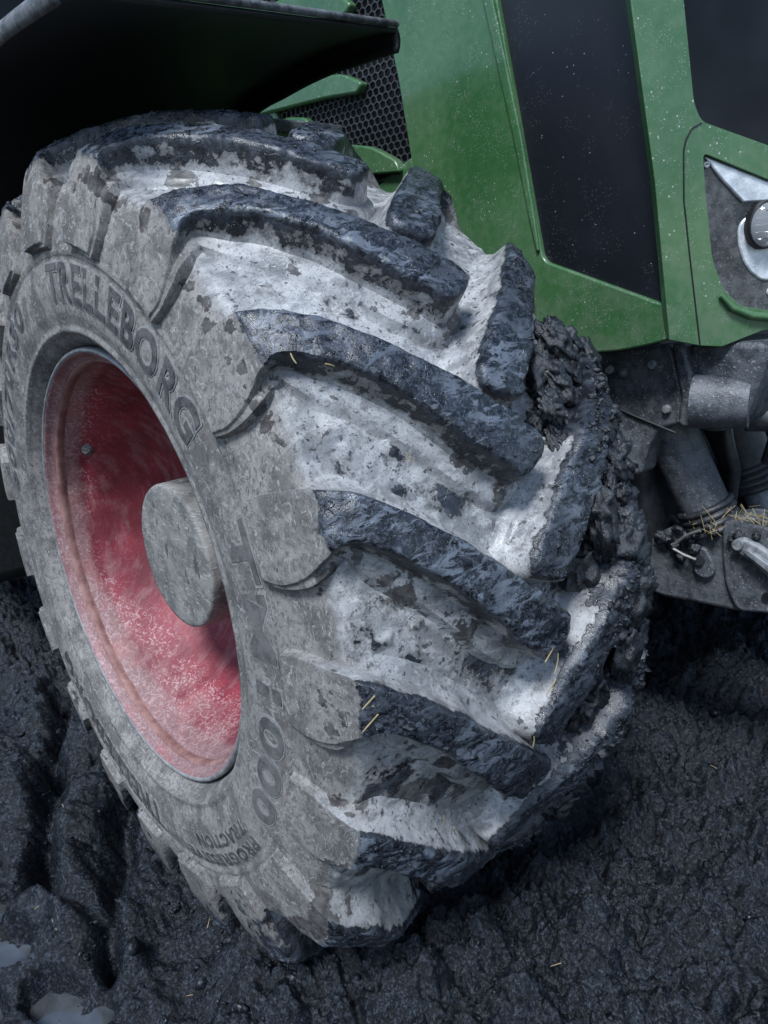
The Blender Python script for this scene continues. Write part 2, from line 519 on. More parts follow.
# ================================================================== ground
PUD = [(-.085, -.335, .080, .045, .1), (.110, -.288, .080, .045, .45), (-.215, -.315, .035, .02, 0), (.02, -.40, .045, .03, .3),
       (-.40, -.47, .11, .05, .3), (.30, -.50, .10, .06, .5)]
def puddle_q(x, y):
    q = np.full_like(x, 99.0)
    for cx, cy, rx, ry, a in PUD:
        u = (x - cx) * math.cos(a) + (y - cy) * math.sin(a)
        v = -(x - cx) * math.sin(a) + (y - cy) * math.cos(a)
        q = np.minimum(q, (u / rx) ** 2 + (v / ry) ** 2)
    return q
GROOVES = [([(-.60, .20), (-.431, .100), (-.337, .023), (-.187, -.065), (-.065, -.143), (.087, -.222), (.16, -.25)], .075, .026),
           ([(-1.0, .07), (-.723, .0), (-.474, -.111), (-.282, -.203), (-.20, -.25)], .075, .028),
           ([(-.30, -.19), (-.12, -.217), (.012, -.204), (.09, -.222)], .055, .020)]
def gdist(x, y, pl):
    d = np.full_like(x, 9.0)
    for (ax, ay), (bx, by) in zip(pl[:-1], pl[1:]):
        vx, vy = bx - ax, by - ay
        t = np.clip(((x - ax) * vx + (y - ay) * vy) / (vx * vx + vy * vy), 0, 1)
        d = np.minimum(d, np.hypot(x - ax - t * vx, y - ay - t * vy))
    return d
def ground_z(x, y):
    P = np.stack([x, y, np.zeros_like(x)], 1)
    W_ = P + .035 * np.stack([fbm(P, 5, 3, 90), fbm(P, 5, 3, 91), 0 * x], 1)
    far = np.hypot(x, y)
    fade = 1 - sstep(far, 6, 14)
    z = .045 * fbm(W_, 2.1, 3, 1) + fade * (.060 * fbm(W_, 4, 2, 2) + (1 - .35 * sstep(y, .06, -.06)) * ((.085 + .025 * sstep(y, .10, -.05)) * np.abs(fbm(W_, 7, 2, 12)) - .014))
    smooth = sstep(y, .06, -.06) * sstep(x, .50, .25)                # trampled, slicker mud beside the wheel
    cl = ridged(W_, 16, 4, 3)
    cl2 = np.abs(fbm(W_, 24, 2, 31))
    z = z + fade * (1 - .62 * smooth) * (.014 * cl + .046 * cl2 + .026 * np.abs(fbm(P, 58, 3, 4)) + .011 * ridged(W_ @ np.array([[.8, .6, 0], [-.6, .8, 0], [0, 0, 1]]) * np.array([1, 3.2, 1]), 20, 3, 61) + .009 * ridged(W_ * np.array([3.0, 1, 1]), 24, 3, 62)) + fade * .003 * fbm(P, 160, 2, 5)
    for pl, dp, wd in GROOVES:
        d = gdist(W_[:, 0], W_[:, 1], pl) + .010 * fbm(P, 22, 2, 44)
        z = z - dp * np.exp(-(d / wd) ** 2) + .30 * dp * np.exp(-((d - 2.6 * wd) / (wd * 1.5)) ** 2)
    # mud pushed up around the sunken tyre
    dx = np.abs(x) - .30
    dy = np.maximum(np.abs(y - .28) - .30, 0)
    ring = np.hypot(np.maximum(dx, 0), dy)
    z = z + .030 * np.exp(-(np.maximum(ring - .02, 0) / .10) ** 2) * sstep(x, -.25, .15)
    q = puddle_q(x, y)
    near = 1 - sstep(q, 2.2, 5.0)
    z = z * (1 - .5 * near) + near * .004
    mk = 1 - sstep(q + .9 * fbm(P, 16, 3, 70), .75, 1.6)
    z = z * (1 - mk) + mk * (-.040 + .024 * fbm(P, 24, 3, 71))
    return z
def warp(t, near, far, p=3.4):
    return near * t + (far - near) * np.sign(t) * np.abs(t) ** p
n_g = 760
t = np.linspace(-1, 1, n_g)
def axis(c, near):
    a = near * t
    k = np.abs(t)
    return c + a + np.sign(t) * (np.clip(k - .86, 0, 1) / .14) ** 4 * 70.0
gx = axis(-.35, 1.85)
gy = axis(.45, 1.80)
X, Y = np.meshgrid(gx, gy, indexing='ij')
xf, yf = X.ravel(), Y.ravel()
zf = ground_z(xf, yf)
g_me = mesh_np('ground', np.stack([xf, yf, zf], 1), grid_faces(n_g, n_g))
ground = tag(link('ground', g_me, MGR), kind='structure')

def puddle(cx, cy, rx, ry, a, z):
    bm = bmesh.new()
    c = bm.verts.new((cx, cy, z))
    vs_ = []
    for k in range(48):
        p = 2 * math.pi * k / 48
        u, v = rx * math.cos(p), ry * math.sin(p)
        vs_.append(bm.verts.new((cx + u * math.cos(a) - v * math.sin(a), cy + u * math.sin(a) + v * math.cos(a), z)))
    for k in range(48):
        bm.faces.new((c, vs_[k], vs_[(k + 1) % 48]))
    o = bm_obj('puddle', bm, MWA, None, True)
    return tag(o, kind='structure')
for cx_, cy_, rx_, ry_, a_ in PUD:
    puddle(cx_, cy_, rx_ * 1.45, ry_ * 1.45, a_, -.030)

# ================================================================== tractor
tractor = bpy.data.objects.new('tractor', None)
C.objects.link(tractor)
tag(tractor, 'green tractor with mud-caked front wheel standing in black mud', 'tractor')

# ------------------------------------------------------------------ tyre (wheel-local: y from the tyre's middle, axle at 0)
YC = 0.28
PITCH = 360 / 19
def carc_r(y):           # base of the tread, y local outward-negative
    return .700 - np.where(np.asarray(y) > 0, .022, .035) * (np.abs(y) / .268) ** 2
SW = np.array([(-.268, .665), (-.288, .640), (-.300, .605), (-.305, .575), (-.3045, .569), (-.3085, .564), (-.3045, .559), (-.310, .53), (-.311, .50), (-.309, .47), (-.302, .447), (-.3045, .443), (-.3035, .437), (-.296, .434), (-.288, .424), (-.276, .416), (-.262, .411), (-.23, .409)])
def sw_y(r):
    return np.interp(r, SW[::-1, 1], SW[::-1, 0])
def base_pt(a):          # a = metres inward from shoulder; negative = down the sidewall
    a = np.asarray(a, float)
    yt = -.268 + a * (.268 / .28)
    yt = np.where(a > 0, yt, -.268)
    rt = carc_r(yt)
    rs = .665 + a * (.090 / .118)
    ys = np.interp(rs, SW[:8, 1][::-1], SW[:8, 0][::-1])
    return np.where(a > 0, yt, ys), np.where(a > 0, rt, rs)
def top_pt(a):
    a = np.asarray(a, float)
    yt = -.289 + a
    rt = .762 - .065 * (np.abs(yt) / .289) ** 2.6
    rs = .697 + a * (.117 / .118)
    ys = -.289 + a * (.030 / .118) - .004 * np.sin(np.clip(-a / .118, 0, 1) * np.pi)
    return np.where(a > 0, yt, ys), np.where(a > 0, rt, rs)
# lug outline stations: (theta, a), upper edge and lower edge, from the sidewall tip to the nose
UP = [(43.6, -.118), (43.9, -.085), (43.2, -.04), (42.4, .0), (39.0, .072), (35.0, .133), (30.2, .206), (25.8, .272), (22.6, .316)]
LO = [(34.3, -.118), (33.6, -.085), (34.2, -.045), (35.9, -.005), (36.5, .018), (34.9, .052), (30.9, .112), (26.5, .166), (22.5, .210), (19.9, .252)]
def catmull(P, n):
    P = np.array(P, float)
    Q = np.vstack([2 * P[0] - P[1], P, 2 * P[-1] - P[-2]])
    d = np.r_[0, np.cumsum(np.hypot(*(np.diff(P, axis=0) * [np.radians(1) * .72, 1]).T))]
    u = np.linspace(0, d[-1], n)
    out = []
    for s in u:
        i = min(np.searchsorted(d, s, 'right') - 1, len(P) - 2)
        f = (s - d[i]) / (d[i + 1] - d[i])
        p0, p1, p2, p3 = Q[i], Q[i + 1], Q[i + 2], Q[i + 3]
        out.append(.5 * ((2 * p1) + (-p0 + p2) * f + (2 * p0 - 5 * p1 + 4 * p2 - p3) * f ** 2 + (-p0 + 3 * p1 - 3 * p2 + p3) * f ** 3))
    return np.array(out)
RR = .72
NS = 120
def lug_outline():
    u = catmull(UP, NS)
    l = catmull(LO, NS)
    u = np.stack([np.radians(u[:, 0]) * RR, u[:, 1]], 1)
    l = np.stack([np.radians(l[:, 0]) * RR, l[:, 1]], 1)
    # rounded nose
    ue, le = u[-1], l[-1]
    c = (ue + le) / 2
    h = (ue - le) / 2
    dirn = np.array([-h[1], h[0]])
    axis_d = (u[-1] + l[-1]) / 2 - (u[-6] + l[-6]) / 2
    if dirn @ axis_d < 0:
        dirn = -dirn
    ph = np.linspace(np.pi / 2, -np.pi / 2, 22)[1:-1]
    nose = c + np.outer(np.sign(np.sin(ph)) * np.abs(np.sin(ph)) ** .7, h) + np.outer(np.abs(np.cos(ph)) ** .7, dirn * .75)
    tip = np.linspace(l[0], u[0], 14)[1:-1]
    out = np.vstack([u, nose, l[::-1], tip])
    mid = (u + l) / 2
    med = np.vstack([mid, np.repeat(c[None], len(nose), 0), mid[::-1], np.repeat(mid[:1], len(tip), 0)])
    side = np.r_[np.zeros(NS), np.linspace(0, 1, len(nose)), np.ones(NS), np.linspace(1, 0, len(tip))]
    return out, med, side
OUT, MED, SIDE = lug_outline()
nxt, prv = np.roll(OUT, -1, 0), np.roll(OUT, 1, 0)
tg = nxt - prv
tg /= np.linalg.norm(tg, axis=1)[:, None]
NRM = np.stack([-tg[:, 1], tg[:, 0]], 1)
if ((OUT - MED) * NRM).sum() < 0:
    NRM = -NRM
for _ in range(4):
    NRM = (np.roll(NRM, 1, 0) + NRM + np.roll(NRM, -1, 0)) / 3
NRM /= np.linalg.norm(NRM, axis=1)[:, None]
# rings: (offset upper side, offset lower side, height)
RINGS = [(.030, .050, -.06), (.022, .043, .02), (.016, .038, .10), (.012, .034, .20), (.0095, .027, .245), (.0075, .018, .27), (.0055, .0105, .31), (.0035, .006, .50), (.0014, .0022, .74), (-.0005, -.0003, .91), (-.0035, -.0035, .975)]
INNER = [.86, .74, .62, .50, .38, .26, .14, .0]
def wheel_xyz(wt, a, h, mirror):
    by, br = base_pt(a)
    ty, tr = top_pt(a)
    y = by + (ty - by) * h
    r = br + (tr - br) * h
    th = wt / RR
    if mirror:
        y = -y
    return th, y, r
def crust_field(th, y, r, P):
    """how thickly fresh black mud is caked on: the inner half of the tread, low front"""
    deg = (np.degrees(th) + 180) % 360 - 180
    k = sstep(y, .07, .17) * sstep(deg, 38, 24)
    k = k * (1 - .25 * sstep(deg, -10, -40))
    return np.clip(k + .25 * fbm(P, 9, 2, 33) * (k > .02), 0, 1)
crumb_src = []
def make_lug(theta0, mirror, visible):
    L = []
    H = []
    for ou, ol, h in RINGS:
        off = ou + (ol - ou) * SIDE
        # the sidewall block has short skirts
        off = off * (1 - (.86 + (.80 - .86) * SIDE) * np.where(SIDE > .5, .62 * sstep(-OUT[:, 1], -.07, -.005) + .38 * sstep(-OUT[:, 1], .02, .10), sstep(-OUT[:, 1], -.02, .03)))
        wv = fbm(np.column_stack([OUT * 1.0, np.full(len(OUT), theta0 * .37 + mirror * 5.3)]), 22, 2, 51)
        off = off + .0042 * wv * (1 if h > .25 else 0) * sstep(OUT[:, 1], -.01, .02)
        L.append(OUT + NRM * off[:, None])
        hs = np.full(len(OUT), h)
        if h > 0:
            k_ = SIDE * sstep(-OUT[:, 1], .0, .05)
            hs = hs * (1 - k_) + k_ * h ** .22
        H.append(hs)
    ins = OUT - NRM * .005
    for k in INNER:
        L.append(MED + (ins - MED) * k)
        H.append(np.full(len(OUT), 1.0))
    Q = np.stack(L, 1)
    H = np.stack(H, 1)
    n, m = H.shape
    wt = Q[..., 0].ravel() + math.radians(theta0) * RR
    a = Q[..., 1].ravel()
    h = H.ravel()
    th, y, r = wheel_xyz(wt, a, h, mirror)
    dg_ = (np.degrees(th) + 180) % 360 - 180
    r = r + sstep(h, 0, .6) * sstep(a, -.11, .02) * ((.030 * sstep(dg_, 14, -26) * sstep(y, .02, .20) + .028 * sstep(dg_, -18, -50) * sstep(y, .02, -.20)) * (dg_ > -120) + .014 * sstep(dg_, 60, 88))
    P = np.stack([r * np.cos(th), y, r * np.sin(th)], 1)
    cr = crust_field(th, y, r, P)
    tread = sstep(a, -.012, .008)
    topm = sstep(h, .55, .95)
    topc = sstep(h, .74, .93)
    d = tread * topm * (.003 + .0022 * ridged(P, 30, 3, 5) + .0014 * fbm(P, 130, 2, 6) + .0048 * fbm(P, 14, 3, 8))
    d = d + cr * sstep(h, .0, .5) * (.004 + .022 * np.abs(fbm(P, 13, 2, 15)) + .022 * np.abs(fbm(P, 32, 3, 16)) + .004 * fbm(P, 110, 2, 18))
    d = d + (1 - tread) * .0012 * fbm(P, 60, 3, 7)
    # worn corner where top meets shoulder
    edge = np.exp(-(a / .012) ** 2) * topm
    d = d - edge * (.003 + .004 * np.clip(fbm(P, 50, 2, 9), -1, 1))
    # displacement direction: radial on tread, outward on sidewall
    ny = np.where(a > 0, 0.25 * np.sign(y), np.sign(y) * .95)
    nr = np.sqrt(1 - ny ** 2)
    P = P + d[:, None] * np.stack([nr * np.cos(th), ny, nr * np.sin(th)], 1)
    wob = tread * (.0035 * fbm(P, 30, 3, 60) * sstep(h, .05, .5))
    P[:, 1] += wob
    # mud colours, plus light and shade painted on the lug walls
    side_low = np.repeat(SIDE[:, None], m, 1).ravel()
    Rk = tread * (topc * .84 + (1 - topc) * (.14 + .36 * side_low * sstep(h, .29, .5)))  # lower walls darkened to imitate shade
    deg = (np.degrees(th) + 180) % 360 - 180
    Rk = np.maximum(Rk, cr * 1.05)
    Rk = Rk + tread * .30 * sstep(y, -.04, .07) * sstep(deg, 14, -8)
    Rk = Rk + (1 - tread) * (.06 + .14 * sstep(a, -.05, -.005))
    Rk = np.where(deg < -38, np.maximum(Rk, sstep(deg, -38, -52) * (.30 + .4 * sstep(a, -.08, 0))), Rk)
    G = tread * (1 - topm * .3) * (.55 + .45 * sstep(a, .0, .05))
    G = np.maximum(G, (1 - side_low) * sstep(h, .1, .5) * (1 - sstep(h, .9, 1.0)) * .9 * sstep(a, -.10, -.02) * sstep(deg, -50, -20))  # upper walls paled to imitate light from above
    G = np.where(deg < -30, G * (1 - .6 * sstep(deg, -30, -60)), G)
    B = .16 + .24 * np.exp(-((a + .02) / .035) ** 2) + .22 * side_low * (1 - topm) * tread + .1 * sstep(deg, 0, -30)  # lower walls also browned as painted shade
    me = mesh_np('tread_lug', P, np.vstack([grid_faces(n, m, True)]))
    col_attr(me, 'mud', np.stack([Rk, G, B, np.clip((sstep(h, .86, .985) + .10) * (1 - .85 * cr), 0, 1)], 1))
    if visible:
        sel = (h >= .97) & (a > .004)
        crumb_src.append((P[sel], th[sel], cr[sel]))
        sel = (cr > .35) & (h > .05) & (h < .97)
        crumb_src.append((P[sel], th[sel], cr[sel]))
    # close the centre seam
    bm = bmesh.new()
    bm.from_mesh(me)
    bmesh.ops.remove_doubles(bm, verts=bm.verts, dist=.0004)
    bmesh.ops.recalc_face_normals(bm, faces=bm.faces)
    bm.to_mesh(me)
    bm.free()
    try:
        me.set_sharp_from_angle(angle=math.radians(38))
    except Exception:
        pass
    # make sure that normals look outward
    pn = np.empty(len(me.polygons) * 3, np.float32)
    me.polygons.foreach_get('normal', pn)
    pc = np.empty(len(me.polygons) * 3, np.float32)
    me.polygons.foreach_get('center', pc)
    pn, pc = pn.reshape(-1, 3), pc.reshape(-1, 3)
    if (pn[:, 0] * pc[:, 0] + pn[:, 2] * pc[:, 2]).sum() < 0:
        me.flip_normals()
    return me

SPLATS = [(25.2, .048, .012), (24.0, .054, .010), (22.8, .060, .009), (19.0, .177, .013), (18.0, .190, .010), (24.5, .128, .010), (27.7, .034, .009), (29, .09, .008), (7.4, .002, .016), (6.8, .020, .014), (-.1, .209, .018), (1.0, .235, .016), (-2, .26, .016),
          (-10.6, .033, .016), (-9.0, .026, .012), (-12, .05, .016), (-16, .16, .014), (48.7, .104, .009), (54.6, .044, .014), (55.2, .066, .010), (3.5, .087, .012), (7.6, .356, .018), (2.8, .259, .016), (21, .115, .007), (43, .13, .007), (40.5, .16, .009), (46, .06, .008)]
def make_carcass():
    nt_ = 1300
    half = [(-.268 + .268 * k / 58, 0) for k in range(1, 59)]
    tread_prof = [(y, float(carc_r(y))) for y, _ in half]
    swd = []
    for (y0, r0), (y1, r1) in zip(SW[:-1], SW[1:]):
        k = max(1, int(math.hypot(y1 - y0, r1 - r0) / .006))
        for q in range(k):
            swd.append((y0 + (y1 - y0) * q / k, r0 + (r1 - r0) * q / k))
    swd.append(tuple(SW[-1]))
    left = swd[::-1] + tread_prof               # bead -> centre
    full = left + [(-y, r) for y, r in left[::-1][1:]]
    Pf = np.array(full)
    th = np.linspace(0, 2 * np.pi, nt_, endpoint=False)
    TH, _ = np.meshgrid(th, np.arange(len(Pf)), indexing='ij')
    Yv = np.repeat(Pf[None, :, 0], nt_, 0).ravel()
    Rv = np.repeat(Pf[None, :, 1], nt_, 0).ravel()
    TH = TH.ravel()
    P = np.stack([Rv * np.cos(TH), Yv, Rv * np.sin(TH)], 1)
    cr = crust_field(TH, Yv, Rv, P)
    tread = sstep(Rv, .640, .672)
    d = tread * (.002 * fbm(P, 25, 3, 21) + .0035 * np.clip(fbm(P, 40, 3, 22) - .18, 0, 1) * 3) + cr * tread * (.004 + .022 * np.abs(fbm(P, 13, 2, 15)) + .022 * np.abs(fbm(P, 32, 3, 16)) + .004 * fbm(P, 110, 2, 18))
    d = d + (1 - tread) * (.0007 * fbm(P, 45, 3, 23))
    P = P + d[:, None] * np.stack([np.cos(TH), 0 * TH, np.sin(TH)], 1) * tread[:, None] + ((1 - tread) * d)[:, None] * np.stack([0 * TH, np.sign(Yv), 0 * TH], 1)
    deg = (np.degrees(TH) + 180) % 360 - 180
    Rk = tread * (.20 + .10 * sstep(deg, 20, -10)) + (1 - tread) * .02
    Rk = np.maximum(Rk, cr * 1.05)
    Rk = Rk + tread * .26 * sstep(Yv, -.04, .07) * sstep(deg, 14, -8)
    Rk = np.where((deg < -50) & (deg > -130), np.maximum(Rk, .5 * tread), Rk)
    G = sstep(Rv + .012 * fbm(P, 28, 4, 77), .652, .664) * (.85 + .15 * sstep(np.abs(Yv), .26, .2)) + 0 * Rv
    B = tread * (.20 + .22 * sstep(deg, 25, -20)) + (1 - tread) * (.06 + .30 * sstep(Rv, .60, .65))
    for dg_, y_, s_ in SPLATS:
        a_ = math.radians(dg_)
        q_ = np.array([.69 * math.cos(a_), y_ - YC, .69 * math.sin(a_)])
        dd = np.linalg.norm((P - q_) * np.array([1, .8, 1.0]), axis=1)
        Rk = Rk + .42 * np.exp(-(dd / (s_ * 1.5)) ** 2) * tread
    me = mesh_np('tyre', P, grid_faces(nt_, len(Pf), True)[:, ::-1])
    col_attr(me, 'mud', np.stack([Rk, G, B, .35 + 0 * B], 1))
    return me

tyre = link('tyre', make_carcass(), MT, tractor)
tyre.location = (0, YC, AX)
tag(tyre, 'big mud-caked front tyre with deep tread lugs')
lugs = []
for k in range(19):
    a0 = -PITCH * k
    for mir, off in ((False, 0.0), (True, 7.6)):
        ang = (30 + a0 + off + 180) % 360 - 180
        vis = -75 < ang < 110
        lugs.append(link('tread_lug', make_lug(a0 + off, mir, vis), MT, tyre))

# mud crumbs and torn flakes stuck to the lugs
def crumbs(name, P, size, mat, parent, flat=.6, elong=1.0, seed=3, sub=1):
    r_ = np.random.default_rng(seed)
    bm = bmesh.new()
    if sub:
        bmesh.ops.create_icosphere(bm, subdivisions=1, radius=1)
    else:
        bmesh.ops.create_cone(bm, cap_ends=False, segments=4, radius1=1, radius2=0, depth=1)
        bmesh.ops.create_cone(bm, cap_ends=False, segments=4, radius1=1, radius2=0, depth=1, matrix=Matrix.Translation((0, 0, -1)) @ Matrix.Rotation(math.pi, 4, 'X'))
        bmesh.ops.remove_doubles(bm, verts=bm.verts, dist=.01)
        bmesh.ops.triangulate(bm, faces=bm.faces)
    bm.verts.index_update()
    octa = np.array([v.co for v in bm.verts])
    of = np.array([[v.index for v in f.verts] for f in bm.faces])
    bm.free()
    nv_ = len(octa)
    n = len(P)
    V = octa[None] * r_.uniform(.60, 1.35, (n, nv_, 1)) + r_.normal(0, .10, (n, nv_, 3))
    V = V * np.stack([r_.uniform(.7, 1.0, n) * elong, r_.uniform(.6, 1, n), r_.uniform(.35, 1, n) * flat], 1)[:, None]
    A = r_.normal(size=(n, 4))
    A /= np.linalg.norm(A, axis=1)[:, None]
    q0, q1, q2, q3 = A.T
    Rm = np.stack([1 - 2 * (q2 ** 2 + q3 ** 2), 2 * (q1 * q2 - q0 * q3), 2 * (q1 * q3 + q0 * q2), 2 * (q1 * q2 + q0 * q3), 1 - 2 * (q1 ** 2 + q3 ** 2), 2 * (q2 * q3 - q0 * q1), 2 * (q1 * q3 - q0 * q2), 2 * (q2 * q3 + q0 * q1), 1 - 2 * (q1 ** 2 + q2 ** 2)], 1).reshape(n, 3, 3)
    V = np.einsum('nij,nkj->nki', Rm, V) * size[:, None, None] + P[:, None]
    F = (of[None] + (np.arange(n) * nv_)[:, None, None]).reshape(-1, 3)
    return tag(link(name, mesh_np(name, V.reshape(-1, 3), F), mat, parent, False), kind='stuff')
CP = np.vstack([c[0] for c in crumb_src])
CC = np.concatenate([c[2] for c in crumb_src])
pr = .35 + 1.5 * CC
idx = rng.choice(len(CP), 5500, p=pr / pr.sum(), replace=False)
sz = np.exp(rng.normal(-6.75, .70, len(idx))) * (1 + 1.2 * CC[idx])
crumbs('mud_crumbs', CP[idx], np.minimum(sz, .012), MDK, tyre, elong=1.2, flat=.55)

# ------------------------------------------------------------------ sidewall lettering
MLET2 = mat_dusty('dusty_lettering', (0.060, 0.060, 0.062), (0.130, 0.127, 0.126), rough=(.7, .9), sc=60, spk=.3)
def lettering(body, r0, r1, deg0, deg1, lift=.0022, face=None, name='sidewall_lettering', bold=.026):
    """text along the sidewall, tops outward, reading clockwise from deg0 to deg1"""
    for pas, (offs, lf, mat) in enumerate(((bold + .035, lift * .5, MLETO), (bold, lift, face or MLET))):
        cu = bpy.data.curves.new(name, 'FONT')
        cu.body = body
        cu.size = 1.0
        cu.offset = offs
        cu.extrude = .5
        cu.resolution_u = 4
        cu.space_character = 1.12
        o = bpy.data.objects.new(name, cu)
        C.objects.link(o)
        dg = bpy.context.evaluated_depsgraph_get()
        me = bpy.data.meshes.new_from_object(o.evaluated_get(dg))
        bpy.data.objects.remove(o)
        co = np.empty(len(me.vertices) * 3, np.float32)
        me.vertices.foreach_get('co', co)
        co = co.reshape(-1, 3).astype(float)
        if pas == 0:
            x0, x1, y0, y1 = co[:, 0].min(), co[:, 0].max(), co[:, 1].min(), co[:, 1].max()
        u = (co[:, 0] - x0) / (x1 - x0)
        v = (co[:, 1] - y0) / (y1 - y0)
        r = r0 + (r1 - r0) * v
        th = np.radians(deg0 + (deg1 - deg0) * u)
        y = sw_y(r) - np.where(co[:, 2] > 0, lf, -.004)
        V = np.stack([r * np.cos(th), y, r * np.sin(th)], 1).astype(np.float32)
        me.vertices.foreach_set('co', V.ravel())
        me.update()
        me.materials.clear()
        link(name if pas else 'lettering_outline', me, mat, tyre, False)
lettering('TRELLEBORG', .484, .552, 95, 37)
lettering('TRELLEBORG', .484, .552, 275, 217)
lettering('600/70R30', .490, .550, 172, 114)
lettering('TM1000', .496, .554, 24, -31, face=MLET2, lift=.0018)
lettering('PROGRESSIVE', .526, .551, -37, -73, lift=.0018)
lettering('TRACTION', .492, .517, -38, -66, lift=.0018)

# ------------------------------------------------------------------ rim and hub
rim_prof = [(-.225, .408), (-.262, .409), (-.274, .4095), (-.279, .408), (-.281, .4045), (-.279, .400), (-.272, .3975), (-.266, .394), (-.262, .389), (-.256, .3865), (-.248, .3855), (-.238, .382), (-.222, .377), (-.204, .3735), (-.198, .370), (-.192, .3655), (-.170, .358), (-.130, .343), (-.088, .320), (-.050, .290), (-.020, .252), (.000, .210), (.010, .175), (.014, .150), (.014, .05)]
Pd = []
for (y0, r0), (y1, r1) in zip(rim_prof[:-1], rim_prof[1:]):
    for q in range(2):
        Pd.append((y0 + (y1 - y0) * q / 2, r0 + (r1 - r0) * q / 2))
Pd.append(rim_prof[-1])
rim, RV = lathe('wheel_rim', Pd, MRED, tractor, 300, .0006)
rim.location = (0, YC, AX)
rad = np.hypot(RV[:, 0], RV[:, 2])
film = sstep(RV[:, 1], -.185, -.235) * .50 + .16 * sstep(RV[:, 1], -.08, -.16) + .32 * sstep(RV[:, 2], -.12, -.36) * sstep(RV[:, 1], -.06, -.16)
fa = rim.data.attributes.new('film', 'FLOAT', 'POINT')
fa.data.foreach_set('value', film.astype(np.float32))
tag(rim, 'dusty red dished wheel rim')
lip_prof = [(-.262, .4102), (-.274, .4106), (-.2805, .4098), (-.2828, .4068), (-.2822, .4035), (-.280, .4020)]
lathe('rim_lip', lip_prof, MLIP, rim, 240, .0004, 4)
ridge = [(-.262, .3885), (-.2605, .3850), (-.2560, .3825), (-.2490, .3822), (-.2440, .3840), (-.2400, .3835)]
lathe('rim_ridge', ridge, mat_dusty('dusty_peach_paint', (0.17, 0.075, 0.068), (0.32, 0.18, 0.16), rough=(.6, .85), sc=30, spk=.3), rim, 240, .0005, 6)
hub_prof = [(.03, .150), (-.055, .147), (-.060, .1435), (-.066, .1435), (-.070, .147), (-.105, .1465), (-.110, .142), (-.116, .142), (-.120, .1455), (-.168, .1450), (-.178, .1447), (-.1825, .1425), (-.1835, .136), (-.1832, .10), (-.1838, .06), (-.1842, .0)]
hub, _ = lathe('hub_cap', hub_prof, MHUB, rim, 120, .0010, 8)
# mud lump on the valve inside the rim
def lump(name, c, size, mat, parent, seed, amp=.45, sub=4):
    bm = bmesh.new()
    bmesh.ops.create_icosphere(bm, subdivisions=sub, radius=1)
    V = np.array([v.co for v in bm.verts])
    dsp = 1 + amp * ridged(V + seed * 3.1, 1.3, 3, seed) * .6 + amp * .4 * fbm(V + seed, 4, 2, seed)
    V = V * dsp[:, None] * np.array(size)
    for v, q in zip(bm.verts, V):
        v.co = Vector(q) + Vector(c)
    return bm_obj(name, bm, mat, parent, True)
va = math.radians(152)
lump('valve_mud', (.371 * math.cos(va), -.20, .371 * math.sin(va)), (.011, .012, .012), MHUB, rim, 5)

# heavy clumps caked down the inner shoulder
for k in range(120):
    dg_ = rng.uniform(-38, 33)
    yl = rng.uniform(.10, .30) if k % 3 else rng.uniform(.20, .30)
    s_ = float(np.clip(np.exp(rng.normal(-4.1, .42)), .008, .034))
    r_ = .715 - .05 * max(0, (yl - .2) / .1) + rng.uniform(-.012, .034) + .02 * float(sstep(np.array([dg_]), 14., -26.)[0])
    a_ = math.radians(dg_)
    o_ = lump('mud_clump', (0, 0, 0), (s_ * .62, s_ * rng.uniform(.8, 1.2), s_ * rng.uniform(.9, 1.6)), MDK, tyre, 60 + k, 1.15, 4)
    o_.location = (r_ * math.cos(a_), yl, r_ * math.sin(a_))
    o_.rotation_euler = (rng.uniform(-.6, .6), -a_, rng.uniform(-.5, .5))
